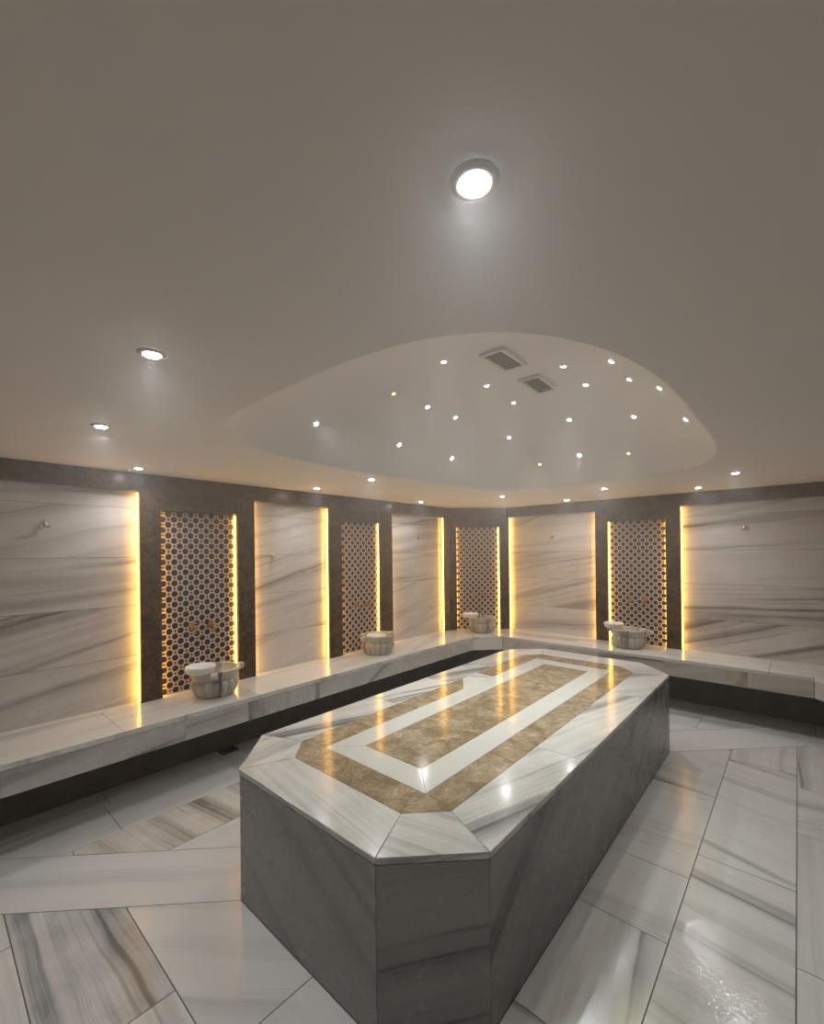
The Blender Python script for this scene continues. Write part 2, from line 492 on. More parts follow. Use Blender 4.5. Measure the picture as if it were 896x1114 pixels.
wl = build_wall('wall_left', LEFT, YN, YR - CH,
    panels=[(YN, 1.067), (1.955, 2.768), (3.68, 4.70)], niches=[(1.209, 1.805), (2.928, 3.502)],
    gaps=[(1.067, 1.209), (1.805, 1.955), (2.768, 2.928), (3.502, 3.68), (4.70, YR - CH)], seams=((3, .335), (1, -.2), (2, .0)))
build_wall('wall_corner', DIAG, 0, CH * math.sqrt(2), panels=[], niches=[(.0915, .685)], gaps=[(0, .0915), (.685, CH * math.sqrt(2))])
build_wall('wall_back', BACK, XL + CH, XR - CH,
    panels=[(-2.968, -1.813), (-.931, XR - CH - .05)], niches=[(-1.672, -1.073)],
    gaps=[(XL + CH, -2.968), (-1.813, -1.672), (-1.073, -.931), (XR - CH - .05, XR - CH)])
build_wall('wall_corner_right', DIAGR, 0, CH * math.sqrt(2), panels=[], niches=[(.0915, .685)], gaps=[(0, .0915), (.685, CH * math.sqrt(2))])
build_wall('wall_right', RIGHT, YN, YR - CH, panels=[(YN, 1.8), (2.6, 4.7)], niches=[(1.9, 2.5)], gaps=[(1.8, 1.9), (2.5, 2.6), (4.7, YR - CH)])
def near_wall():
    bm = new_bm()
    for k in range(5):
        for a, b in ((XL, -2.2), (-2.2, -.8), (-.8, XR)):
            box(bm, a + .001, b - .001, -.03, 0, .002 + k * .437, (k + 1) * .437, NEAR, T(.4, .1), .1)
    box(bm, XL - .2, XR + .2, -.2, -.03, 0, ZC, NEAR, mi=1)
    struct('wall_front', bm, [M['marble_wall'], M['joint']])
near_wall()

# ------------------------------------------------------------------ CEILING with its shallow vault
def sup(a, s=1.0):
    c, q = math.cos(a), math.sin(a)
    k = s / (abs(c / DA) ** DN + abs(q / DB) ** DN) ** (1 / DN)
    return DCX + c * k, DCY + q * k
def dome_s(x, y): return (abs((x - DCX) / DA) ** DN + abs((y - DCY) / DB) ** DN) ** (1 / DN)
def dome_h(s, k=.018):
    q = DH * (1 - s ** 3.2)
    return q if q > k else (0 if q < -k else (q + k) ** 2 / (4 * k))      # rounded lip
S_LIP = (1 + .018 / DH) ** (1 / 3.2)
def dome_z(x, y): return ZC + dome_h(dome_s(x, y))
def build_ceiling():
    N = 160
    bm = new_bm()
    # angles evenly spread along the rim
    angs = []; dens = 4000; pts = [sup(2 * PI * i / dens) for i in range(dens + 1)]
    acc = [0]
    for p, q in zip(pts, pts[1:]): acc.append(acc[-1] + math.hypot(q[0] - p[0], q[1] - p[1]))
    j = 0
    for i in range(N):
        t = acc[-1] * i / N
        while acc[j + 1] < t: j += 1
        angs.append(2 * PI * (j + (t - acc[j]) / (acc[j + 1] - acc[j])) / dens)
    rim = [bm.verts.new((*sup(a, S_LIP), ZC)) for a in angs]
    m = .25
    cor = [bm.verts.new((x, y, ZC)) for x, y in ((XL - m, YN - m), (XR + m, YN - m), (XR + m, YR + m), (XL - m, YR + m))]
    ed = [bm.edges.new((rim[i], rim[(i + 1) % N])) for i in range(N)] + [bm.edges.new((cor[i], cor[(i + 1) % 4])) for i in range(4)]
    bmesh.ops.triangle_fill(bm, edges=ed, use_beauty=True)
    # drop any faces inside the opening
    for f in [f for f in bm.faces if dome_s(*f.calc_center_median()[:2]) < .97]: bm.faces.remove(f)
    for f in bm.faces:
        if f.normal.z > 0: f.normal_flip()
    ceil = struct('ceiling', bm, M['paint'], keep_normals=True)
    bm = new_bm()
    R = 56; rings = []
    for k in range(R):
        s = S_LIP * math.sin(PI / 2 * (1 - k / R)) if k else S_LIP
        ring = []
        for a in angs:
            x, y = sup(a, s); ring.append(bm.verts.new((x, y, ZC + dome_h(s))))
        rings.append(ring)
    top = bm.verts.new((DCX, DCY, ZC + DH))
    for A, B in zip(rings, rings[1:]):
        for i in range(N):
            bm.faces.new((A[i], B[i], B[(i + 1) % N], A[(i + 1) % N]))
    for i in range(N): bm.faces.new((rings[-1][i], top, rings[-1][(i + 1) % N]))
    bm.normal_update()
    if sum(f.normal.z for f in bm.faces) > 0:
        for f in bm.faces: f.normal_flip()
    obj('ceiling_vault', bm, M['paint'], ceil, smooth=True, keep_normals=True)
build_ceiling()

# ------------------------------------------------------------------ PLATFORM
def octagon(x0, x1, y0, y1, c):
    return [(x0, y0 + c), (x0 + c, y0), (x1 - c, y0), (x1, y0 + c), (x1, y1 - c), (x1 - c, y1), (x0 + c, y1), (x0, y1 - c)]
def build_platform():
    root = thing('heated_platform', 'long octagonal grey marble platform with tan inlaid top, standing mid-floor', 'platform', ((SX0 + SX1) / 2, (SY0 + SY1) / 2, 0))
    off = Vector(root.location)
    def part(name, bm, mats, **kw):
        for v in bm.verts: v.co -= off
        return obj(name, bm, mats, root, **kw)
    O = octagon(SX0, SX1, SY0, SY1, SCH)
    TH, OV, g = .024, .004, .0011
    ZT = SH - TH
    # grey side slabs; the long sides are two slabs each
    for i in range(8):
        a, b = Vector(O[i]), Vector(O[(i + 1) % 8]); d = (b - a); L = d.length; d.normalize(); n = Vector((-d.y, d.x))
        segs = [(0, L)] if L < 1.5 else [(0, L * (.595 if i == 3 else .5)), (L * (.595 if i == 3 else .5), L)]
        for s0, s1 in segs:
            p, q = a + d * s0, a + d * s1
            m0 = .03 * math.tan(PI / 8) if s0 == 0 else 0; m1 = .03 * math.tan(PI / 8) if s1 == L else 0
            e = d * .0009
            quad = [tuple(p + e), tuple(q - e), tuple(q - e + n * .03 - d * m1), tuple(p + e + n * .03 + d * m0)]
            bm = new_bm()
            prism(bm, quad, 0.002, ZT - .003, T({0: .35, 1: .25, 2: .55, 3: .62, 4: .5}.get(i, .45), .12), ang=.0,  # front and right sides painted darker, as shade away from the left lamps
                  side_ang={1: -.5, 2: .12, 3: .62}.get(i, .3))
            part('side_slab', bm, M['marble_grey'])
    # core that carries the top
    bm = new_bm(); prism(bm, octagon(SX0 + .034, SX1 - .034, SY0 + .034, SY1 - .034, SCH - .01), 0, ZT - .003, mi=0); part('core', bm, M['joint'])
    # dark bed under the top slabs
    bm = new_bm(); prism(bm, octagon(SX0 + .006, SX1 - .006, SY0 + .006, SY1 - .006, SCH), ZT - .003, ZT); part('mortar_bed', bm, M['joint'])
    # border slabs
    E = octagon(SX0 - OV, SX1 + OV, SY0 - OV, SY1 + OV, SCH + .002)
    bw = .232
    I = octagon(SX0 + bw, SX1 - bw, SY0 + bw, SY1 - bw, .135)
    def lerp(p, q, t): return (p[0] + (q[0] - p[0]) * t, p[1] + (q[1] - p[1]) * t)
    spec = {0: ([0, 1], [PI / 2 + .1], [.95]), 1: ([0, 1], [-.12], [.85]), 2: ([0, 1], [.2], [.8]),
            3: ([0, .31, .73, 1], [1.25, 1.3, .95], [.85, .62, .5]), 4: ([0, 1], [.5], [.3]), 5: ([0, .45, 1], [.05, .1], [.3, .35]),
            6: ([0, 1], [1.2], [.3]), 7: ([0, .25, .47, .69, 1], [1.2, 1.15, 1.25, 1.2], [.5, .75, .5, .7])}
    for i in range(8):
        ts, an, dk = spec[i]
        for k in range(len(ts) - 1):
            y = lambda pt: pt
            o0, o1 = lerp(E[i], E[(i + 1) % 8], ts[k]), lerp(E[i], E[(i + 1) % 8], ts[k + 1])
            if i in (3, 7):    # square joints on the long sides
                def inn(o, t, A, B):
                    if t in (0, 1): return lerp(A, B, t)
                    return (A[0], o[1])
                i0, i1 = inn(o0, ts[k], I[i], I[(i + 1) % 8]), inn(o1, ts[k + 1], I[i], I[(i + 1) % 8])
            else:
                i0, i1 = lerp(I[i], I[(i + 1) % 8], ts[k]), lerp(I[i], I[(i + 1) % 8], ts[k + 1])
            poly = inset([o0, o1, i1, i0], g)
            bm = new_bm(); prism(bm, poly, ZT, SH, T(dk[k], .08), ang=an[k])
            part('border_slab', bm, M['marble'], bevel=.0025)
    # tan field: everything inside I except the white frame
    fx0, fx1, fy0, fy1, fw = -1.823, -1.157, 1.380, 3.780, .144
    def tan(poly, name='tan_inlay', mat='tan'):
        poly = inset(poly, .0007)
        bm = new_bm(); prism(bm, poly, ZT, SH - .0004, T(random.random(), random.random()))
        return part(name, bm, M[mat])
    def I_clip(poly):
        for i in range(8):
            a, b = I[i], I[(i + 1) % 8]
            L = math.hypot(b[0] - a[0], b[1] - a[1]); nx, ny = (b[1] - a[1]) / L, -(b[0] - a[0]) / L
            poly = clip(poly, nx, ny, nx * a[0] + ny * a[1])
        return poly
    def rect(x0, y0, x1, y1): return [(x0, y0), (x1, y0), (x1, y1), (x0, y1)]
    ix0, ix1, iy0, iy1 = SX0 + bw, SX1 - bw, SY0 + bw, SY1 - bw
    for a, b in ((ix0, -1.76), (-1.76, fx1), (fx1, ix1)): tan(I_clip(rect(a, iy0, b, fy0)))
    for a, b in ((ix0, -1.4), (-1.4, ix1)): tan(I_clip(rect(a, fy1, b, iy1)))
    for a, b in ((fy0, 1.86), (1.86, 2.6), (2.6, 3.3), (3.3, fy1)): tan(rect(fx1, a, ix1, b))
    # left strip has a pale repair patch with a tan offcut
    tan(rect(ix0, fy0, fx0, 2.05)); tan(rect(ix0, 2.05, fx0, 2.60))
    tan([(ix0, 2.60), (fx0, 2.60), (fx0, 2.61), (ix0, 2.83)])
    bm = new_bm(); prism(bm, inset([(fx0, 2.61), (fx0, 3.025), (ix0, 3.025), (ix0, 2.83)], .0007), ZT, SH - .0004, T(.45, .1), ang=.4)
    o = part('repair_slab', bm, M['marble'])
    o['label'] = 'pale marble patch set in the tan strip'
    tan(rect(ix0, 3.025, fx0, fy1))
    # centre field
    for a, b in ((fy0 + fw, 2.2), (2.2, 2.9), (2.9, fy1 - fw)): tan(rect(fx0 + fw, a, fx1 - fw, b))
    # white frame, mitred, long sides jointed
    Oq = [(fx0, fy0), (fx1, fy0), (fx1, fy1), (fx0, fy1)]
    Iq = [(fx0 + fw, fy0 + fw), (fx1 - fw, fy0 + fw), (fx1 - fw, fy1 - fw), (fx0 + fw, fy1 - fw)]
    def white(poly, an, dk=.12):
        bm = new_bm(); prism(bm, inset(poly, .0008), ZT, SH - .0002, T(dk, .03), ang=an)
        part('white_inlay', bm, M['marble_plain'])
    white([Oq[0], Oq[1], Iq[1], Iq[0]], 0); white([Oq[2], Oq[3], Iq[3], Iq[2]], 0)
    for xo, xi, cs in ((fx1, fx1 - fw, (2.26, 2.74)), (fx0, fx0 + fw, (2.31, 2.85))):
        ys_o = [fy0] + list(cs) + [fy1]; ys_i = [fy0 + fw] + list(cs) + [fy1 - fw]
        for k in range(3): white([(xo, ys_o[k]), (xo, ys_o[k + 1]), (xi, ys_i[k + 1]), (xi, ys_i[k])], PI / 2, [.1, .22, .3][k])
build_platform()

# ------------------------------------------------------------------ BENCH
def build_bench():
    root = thing('marble_bench', 'pale marble bench running round the room under the lit panels', 'bench')
    BD, TK = .487, .272
    fx, fy = XL + BD, YR - BD                   # front lines
    rx = XR - BD
    k1 = fy - TK                                # where the left run turns
    TH = .034
    back = -REC
    def top(poly, dark, ang):
        bm = new_bm(); prism(bm, inset(poly, .0009), ZB - TH, ZB, T(dark, .1), ang=ang)
        return obj('seat_slab', bm, M['marble'], root, bevel=.003)
    wl_ = XL + .0006
    # left run
    for a, b, dk in ((YN + .01, .827, .3), (.827, 1.72, .22), (1.72, 2.62, .3), (2.62, 3.6, .26)):
        top([(wl_, a), (fx, a), (fx, b), (wl_, b)], dk, PI / 2 + .1)
    cxl = XL - REC * math.tan(PI / 8) * 0
    bL = (wl_, YR - CH - .0003); bR = (XL + CH + .0003, YR - .0006)
    top([(wl_, 3.6), (fx, 3.6), (fx, k1), bL], .35, PI / 2 + .3)
    top([bL, (fx, k1), (fx + TK, fy), bR], .2, PI / 4)
    # far run
    xs = [-1.95, -1.05, -.2]
    top([bR, (fx + TK, fy), (xs[0], fy), (xs[0], YR - .0006)], .3, .1)
    for a, b, dk in zip(xs, xs[1:], (.25, .2)): top([(a, fy), (b, fy), (b, YR - .0006), (a, YR - .0006)], dk, .05)
    sR = (XR - CH - .0003, YR - .0006); sL = (XR - .0006, YR - CH - .0003)
    top([(xs[2], fy), (rx - TK, fy), sR, (xs[2], YR - .0006)], .25, .05)
    top([(rx - TK, fy), (rx, k1), sL, sR], .25, .8)
    for a, b in ((YN + .01, 1.6), (1.6, 3.2)): top([(rx, a), (XR - .0006, a), (XR - .0006, b), (rx, b)], .25, PI / 2)
    top([(rx, 3.2), (XR - .0006, 3.2), sL, (rx, k1)], .25, PI / 2)
    # fascia
    z1 = ZB - TH - .0008
    def fascia(p, q, dark, ang, mat='marble_fascia', warm=.08):
        a, b = Vector(p), Vector(q); d = (b - a); L = d.length; d.normalize(); n = Vector((-d.y, d.x)); ins = n * .004
        t = .024
        bm = new_bm()
        pa, pb = a + ins, b + ins
        prism(bm, [tuple(pa + d * .0008), tuple(pb - d * .0008), tuple(pb - d * .0008 + n * t), tuple(pa + d * .0008 + n * t)], ZS, z1, T(dark, warm), ang=0, side_ang=ang)
        obj('fascia_slab', bm, M[mat], root)
    # side_ang 0 = veins run along, pi/2 = veins stand upright.  direction chosen so +normal points to the wall
    for a, b, dk, an in ((YN + .01, .28, .4, .1), (.28, 1.18, .5, .15), (1.18, 1.62, .55, .05), (1.62, 2.27, .62, PI / 2), (2.27, 3.4, .42, .5), (3.4, k1, .4, .2)):
        fascia((fx, a), (fx, b), dk, an)
    fascia((fx, k1), (fx + TK, fy), .06, 0, 'marble_plain')
    for a, b, dk, an, wm in ((fx + TK, -2.1, .45, .6, .1), (-2.1, -1.63, .35, .1, .1), (-1.63, -1.0, .6, .1, .2), (-1.0, -.495, .5, .2, .2), (-.495, -.35, .6, 1.2, .9), (-.35, rx - TK, .4, .1, .3)):
        fascia((a, fy), (b, fy), dk, an, warm=wm)
    fascia((rx - TK, fy), (rx, k1), .3, .1)
    for a, b in ((k1, 2.5), (2.5, YN + .01)): fascia((rx, a), (rx, b), .3, .1)
    # unseen boards added below the hollow bench to block light
    def under(poly):
        bm = new_bm(); prism(bm, poly, ZS + .001, ZS + .02); obj('underside_light_block', bm, M['joint'], root)
    i = .032
    under([(wl_, YN + .02), (fx - i, YN + .02), (fx - i, k1), bL]); under([bL, (fx - i, k1), (fx + TK, fy + i), bR])
    under([bR, (fx + TK, fy + i), (rx - TK, fy + i), sR]); under([(rx - TK, fy + i), (rx + i, k1), sL, sR]); under([(rx + i, YN + .02), (XR - .0006, YN + .02), sL, (rx + i, k1)])
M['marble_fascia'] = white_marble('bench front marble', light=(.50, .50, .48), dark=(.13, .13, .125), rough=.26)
build_bench()

# ------------------------------------------------------------------ LED STRIPS on the recess returns
def led(fr, s, side, z0, z1, label, d0=-.062, d1=-.036, group=None):
    bm = new_bm(); t = .006
    if z1 < ZN: d0, d1 = -.0585, -.0475
    else: d0, d1 = -.054, -.030
    a, b = (s, s + t * side) if side > 0 else (s - t, s)
    box(bm, a, b, d0, d1, z0, z1, fr)
    o = obj('led_strip', bm, M['led_narrow' if z1 < ZN else 'led'])
    # origin at the strip's own middle
    c = fr(s, (d0 + d1) / 2, z0)
    for v in o.data.vertices: v.co -= c
    o.location = c
    tag(o, label, 'light strip', group)
zp0, zp1, zn1 = ZB + .006, ZP - .012, ZN - .008
E_ = .0006
led(LEFT, 1.067 - E_, -1, zp0, zp1, 'warm light strip at the right edge of the leftmost marble panel')
led(LEFT, 1.209 + E_, 1, zp0, zn1, 'warm light strip left of the lattice behind the nearest basin')
led(LEFT, 1.805 - E_, -1, zp0, zn1, 'warm light strip right of the lattice behind the nearest basin')
led(LEFT, 1.955 + E_, 1, zp0, zp1, 'warm light strip at the left edge of the second marble panel from the left')
led(LEFT, 2.768 - E_, -1, zp0, zp1, 'warm light strip at the right edge of the second marble panel from the left')
led(LEFT, 2.928 + E_, 1, zp0, zn1, 'warm light strip left of the second lattice on the left wall')
led(LEFT, 3.502 - E_, -1, zp0, zn1, 'warm light strip right of the second lattice on the left wall')
led(LEFT, 3.68 + E_, 1, zp0, zp1, 'warm light strip at the left edge of the panel next to the corner lattice')
led(LEFT, 4.70 - E_, -1, zp0, zp1, 'warm light strip beside the pillar left of the corner lattice')
led(DIAG, .0915 + E_, 1, zp0, zn1, 'warm light strip along the left side of the corner lattice')
led(DIAG, .685 - E_, -1, zp0, zn1, 'warm light strip along the right side of the corner lattice')
led(BACK, -2.968 + E_, 1, zp0, zp1, 'warm light strip at the left edge of the far wall middle panel')
led(BACK, -1.813 - E_, -1, zp0, zp1, 'warm light strip at the right edge of the far wall middle panel')
led(BACK, -1.672 + E_, 1, zp0, zn1, 'warm light strip left of the rightmost lattice')
led(BACK, -1.073 - E_, -1, zp0, zn1, 'warm light strip right of the rightmost lattice')
led(BACK, -.931 + E_, 1, zp0, zp1, 'warm light strip at the left edge of the rightmost marble panel')

# ------------------------------------------------------------------ LATTICE SCREENS
def lattice_mesh(W, Hh):
    p = .058; t = .0048
    bm = new_bm()
    q = p / (1 + math.sqrt(2))                   # square hole edge
    def ring(cx, cy, outer, inner):
        n = len(outer)
        vo = [bm.verts.new((cx + x, 0, cy + y)) for x, y in outer]; vi = [bm.verts.new((cx + x, 0, cy + y)) for x, y in inner]
        for i in range(n):
            bm.faces.new((vo[i], vo[(i + 1) % n], vi[(i + 1) % n], vi[i]))
    # octagon corners in the turned lattice (flat sides on the diagonals)
    R = p / 2 / math.cos(PI / 8)
    oc = [(R * math.cos(PI / 8 + k * PI / 4 + PI / 4), R * math.sin(PI / 8 + k * PI / 4 + PI / 4)) for k in range(8)]
    out16 = []; in16 = []
    for k in range(8):
        a, b = oc[k], oc[(k + 1) % 8]
        out16 += [a, ((a[0] + b[0]) / 2, (a[1] + b[1]) / 2)]
    ri = p / 2 - t * 1.1
    for x, y in out16:
        an = math.atan2(y, x); in16.append((ri * math.cos(an) * 1.0, ri * math.sin(an)))
    h = q / 2
    so = [(h, h), (-h, h), (-h, -h), (h, -h)]; k_ = (h - t * .75) / h
    si = [(x * k_, y * k_) for x, y in so]
    dx = p / math.sqrt(2)
    nx, nz = int(W / dx) + 3, int(Hh / dx) + 3
    for i in range(-1, nx):
        for j in range(-1, nz):
            cx, cz = -W / 2 + i * dx + .5 * dx * 0 + .021, j * dx + .02
            if (i + j) % 2 == 0: ring(cx, cz, out16, in16)
            else: ring(cx, cz, so, si)
    bmesh.ops.remove_doubles(bm, verts=bm.verts[:], dist=.0004)
    for co, no in (((-W / 2, 0, 0), (-1, 0, 0)), ((W / 2, 0, 0), (1, 0, 0)), ((0, 0, 0), (0, 0, -1)), ((0, 0, Hh), (0, 0, 1))):
        bmesh.ops.bisect_plane(bm, geom=bm.verts[:] + bm.edges[:] + bm.faces[:], plane_co=co, plane_no=no, clear_outer=True)
    bmesh.ops.recalc_face_normals(bm, faces=bm.faces[:])
    return bm
def screen(fr, s0, s1, label):
    W, Hh = s1 - s0 - .02, ZN - ZB - .012
    bm = lattice_mesh(W, Hh)
    o = obj('lattice_screen', bm, M['lattice'])
    md = o.modifiers.new('solid', 'SOLIDIFY'); md.thickness = .005; md.offset = 0
    c = fr((s0 + s1) / 2, -.0655, ZB + .004)
    o.matrix_world = Matrix.Translation(c) @ Matrix((( fr.t.x, -fr.n.x, 0, 0), (fr.t.y, -fr.n.y, 0, 0), (0, 0, 1, 0), (0, 0, 0, 1)))
    tag(o, label, 'screen', 'pierced lattice screens in the wall niches')
screen(LEFT, 1.209, 1.805, 'tall beige pierced lattice screen behind the nearest basin')
screen(LEFT, 2.928, 3.502, 'pierced lattice screen in the second niche of the left wall')
screen(DIAG, .0915, .685, 'pierced lattice screen in the angled far corner niche')
screen(BACK, -1.672, -1.073, 'pierced lattice screen of the rightmost niche on the far wall')

# ------------------------------------------------------------------ TAPS
def make_tap():
    r = thing('brass_tap', 'x', 'tap')
    bm = new_bm(); lathe(bm, [(.004, 0), (.024, 0), (.024, .004), (.014, .008), (.011, .012), (.004, .012)], 20, M4=Matrix.Rotation(-PI / 2, 4, 'X'))
    smooth_by_angle(obj('wall_flange', bm, M['brass'], r))
    bm = new_bm(); tube(bm, [(0, .008, 0), (0, .04, 0), (0, .068, -.004), (0, .082, -.018), (0, .084, -.042)], [.011, .012, .0105, .0095, .0085])
    obj('spout', bm, M['brass'], r, smooth=True)
    bm = new_bm(); tube(bm, [(0, .04, .008), (0, .04, .032)], [.008, .0065]); tube(bm, [(-.026, .04, .036), (0, .04, .038), (.026, .04, .036)], [.0055, .0075, .0055])
    obj('cross_handle', bm, M['brass'], r, smooth=True)
    return r
tap0 = make_tap(); used = False
for fr, sc, side in ((LEFT, 1.515, 'behind the nearest basin'), (LEFT, 3.235, 'on the second lattice of the left wall'), (DIAG, .388, 'on the corner lattice'), (BACK, -1.3725, 'on the rightmost lattice')):
    for k, w in ((-1, 'left'), (1, 'right')):
        o = copy_tree(tap0) if used else tap0
        used = True
        c = fr(sc + k * .073, -.0615, 1.02)
        o.location = c
        # local +Y points out of the wall
        o.rotation_euler = (0, 0, math.atan2(fr.n.y, fr.n.x) - PI / 2)
        tag(o, '%s brass tap of the pair %s' % (w, side), 'tap', 'brass taps on the lattice screens')

# ------------------------------------------------------------------ BASINS and BOWLS
def make_basin(lugs):
    r = thing('marble_basin', 'x', 'basin')
    prof = [(.02, .0), (.122, .0), (.132, .008), (.150, .035), (.163, .07), (.167, .095), (.160, .118), (.153, .126), (.153, .131), (.163, .137), (.166, .150), (.167, .166),
            (.178, .176), (.181, .186), (.180, .198), (.175, .2015), (.160, .2015), (.154, .197), (.150, .185), (.142, .165), (.12, .142), (.06, .132), (.01, .130)]
    bm = new_bm()
    def ribs(a, k):
        z = prof[k][1]
        if 2 <= k <= 6: return 1 + .13 * (abs(math.cos(8 * a)) ** .6 - .7) * min(1, (k - 1) / 2)
        return 1
    lathe(bm, prof, 96, ribs)
    smooth_by_angle(obj('bowl_body', bm, M['basin'], r), 50)
    for a in lugs:
        bm = new_bm()
        # a rounded lug leaving the rim
        ring = []
        for d, w, h0, h1 in ((.150, .024, .150, .199), (.185, .024, .152, .2005), (.215, .0225, .158, .2005), (.228, .018, .163, .197), (.234, .010, .170, .190)):
            ring.append([(d, -w, h0), (d, w, h0), (d, w, h1), (d, -w, h1)])
        rv = [[bm.verts.new(p) for p in q] for q in ring]
        for A, B in zip(rv, rv[1:]):
            for i in range(4): bm.faces.new((A[i], A[(i + 1) % 4], B[(i + 1) % 4], B[i]))
        bm.faces.new(rv[0][::-1]); bm.faces.new(rv[-1])
        bmesh.ops.rotate(bm, verts=bm.verts[:], cent=(0, 0, 0), matrix=Matrix.Rotation(a, 3, 'Z'))
        for f in bm.faces: paint_face(bm, f, [(l.vert.co.x, l.vert.co.z) for l in f.loops], T(.35, .2, .4))
        o = obj('lug', bm, M['basin'], r, bevel=.006, seg=3)
    return r
def make_bowl():
    r = thing('white_bowl', 'x', 'bowl')
    bm = new_bm()
    lathe(bm, [(.002, 0), (.084, 0), (.090, .003), (.0935, .012), (.097, .030), (.0995, .032), (.1015, .038), (.102, .048), (.1, .052), (.096, .052), (.092, .046), (.087, .016), (.08, .009), (.002, .007)], 48)
    smooth_by_angle(obj('shell', bm, M['white_plastic'], r), 60)
    return r
BG = 'marble basins on the bench'; WG = 'white bowls on the basins'
def place_basin(x, y, face, lugs, label):
    b = make_basin([face + a for a in lugs]); b.location = (x, y, ZB + .0006); tag(b, label, 'basin', BG); return b
def place_bowl(x, y, z, label, tilt=(0, 0)):
    b = make_bowl(); b.location = (x, y, z); b.rotation_euler = (*tilt, 0); tag(b, label, 'bowl', WG)
BZ = ZB + .2024
place_basin(-3.352, 1.507, PI / 2, (0, -PI / 2 - .45), 'nearest ribbed marble basin with a stubby lug pointing right')
place_basin(-3.352, 3.238, PI / 2, (0, PI), 'ribbed marble basin under the second lattice of the left wall')
place_basin(-3.142, 4.946, PI / 4, (), 'small ribbed marble basin in the angled far corner')
place_basin(-1.395, 5.160, PI, (0, PI), 'ribbed marble basin on the far wall bench under the rightmost lattice')
place_bowl(-3.278, 1.370, BZ, 'white bowl standing on the left rim of the nearest basin')
place_bowl(-3.352, 3.215, ZB + .146, 'white bowl lying inside the basin under the second left lattice')
place_bowl(-3.235, 4.822, BZ, 'white bowl standing on the rim of the corner basin')
place_bowl(-1.552, 5.150, BZ, 'white bowl standing on the left rim of the far wall basin')

# ------------------------------------------------------------------ HOOKS
def make_hook():
    r = thing('robe_hook', 'x', 'hook')
    bm = new_bm(); lathe(bm, [(.002, 0), (.022, 0), (.022, .004), (.018, .007), (.002, .008)], 20, M4=Matrix.Rotation(-PI / 2, 4, 'X'))
    smooth_by_angle(obj('rose', bm, M['chrome'], r))
    for s in (-1, 1):
        bm = new_bm(); tube(bm, [(0, .006, 0), (s * .006, .022, -.006), (s * .014, .034, -.018), (s * .02, .044, -.014), (s * .024, .048, .0)], [.006, .006, .0055, .0055, .0065])
        obj('prong', bm, M['chrome'], r, smooth=True)
    bm = new_bm(); tube(bm, [(0, .006, .002), (0, .024, .014), (0, .036, .03)], [.0065, .006, .008]); obj('prong', bm, M['chrome'], r, smooth=True)
    return r
hk = None
for fr, s, z, lab in ((LEFT, .542, 1.798, 'chrome robe hook high on the leftmost marble panel'), (LEFT, 2.175, 1.565, 'chrome robe hook on the second marble panel from the left'),
                      (LEFT, 4.226, 1.779, 'robe hook on the panel left of the corner lattice'), (BACK, -2.37, 1.775, 'robe hook on the panel right of the corner lattice'), (BACK, -.39, 1.80, 'robe hook on the rightmost marble panel')):
    o = make_hook() if hk is None else copy_tree(hk)
    hk = hk or o
    o.location = fr(s, -REC + .0006, z); o.rotation_euler = (0, 0, math.atan2(fr.n.y, fr.n.x) - PI / 2)
    tag(o, lab, 'hook', 'chrome robe hooks')

# ------------------------------------------------------------------ LAMPS
LAMP_W, STAR_W = 24.0, 12.0
def spot(parent, power, angle, blend, col, off):
    l = bpy.data.lights.new('spot_beam', 'SPOT'); l.energy = power; l.spot_size = math.radians(angle); l.spot_blend = blend
    l.color = col; l.shadow_soft_size = .025
    o = bpy.data.objects.new('spot_beam', l); C.objects.link(o); o.parent = parent; o.location = (0, 0, off)
    return o
def make_lamp(r_in, r_out, lens_mat, k=1.0, ring='trim'):
    r = thing('ceiling_downlight', 'x', 'light')
    bm = new_bm(); lathe(bm, [(r_in, -.001), (r_in + .001, -.006 * k), (r_in + .003 * k, -.0072 * k), (r_out - .005 * k, -.0045 * k), (r_out, -.0018), (r_out, -.0005)], 32)
    smooth_by_angle(obj('trim_ring', bm, M[ring], r), 50)
    bm = new_bm(); lathe(bm, [(r_in - .001, -.001), (r_in - .001, -.005 * k), (r_in * .8, -.0085 * k), (r_in * .45, -.0105 * k), (.001, -.0112 * k)], 32)
    obj('lens', bm, lens_mat, r, smooth=True)
    return r
LG = 'white downlights set in the flat ceiling'
lamps = [((-.38, .59), 'large bright downlight overhead, nearest the viewer'),
         ((-1.41, .46), 'downlight at the upper left, left of the dome'),
         ((-2.37, .56), 'second downlight from the left, below the upper left one'),
         ((-3.34, 1.00), 'leftmost low downlight, above the leftmost panel edge'),
         ((-3.27, 2.41), 'downlight by the wall above the second marble panel'),
         ((-2.56, 2.42), 'downlight above the second lattice of the left wall'),
         ((-3.30, 3.90), 'tiny downlight by the wall left of the corner lattice'),
         ((-2.37, 4.16), 'downlight just above and right of the corner lattice'),
         ((-2.01, 5.01), 'downlight by the far wall above the middle panel'),
         ((-1.38, 4.35), 'downlight above the rightmost lattice, left side'),
         ((-.71, 4.95), 'downlight by the far wall above the left end of the rightmost panel'),
         ((-.36, 4.21), 'downlight below the right tip of the dome')]
for i, ((x, y), lab) in enumerate(lamps):
    o = make_lamp(.0235, .040, M['lens'], 1.0, 'rim' if i == 0 else 'trim')
    o.location = (x, y, ZC); tag(o, lab, 'light', LG)
    spot(o, LAMP_W * (.75 if x < -3.2 or y > 4.9 else 1), 140, 1, (.96, .975, 1), -.0125)

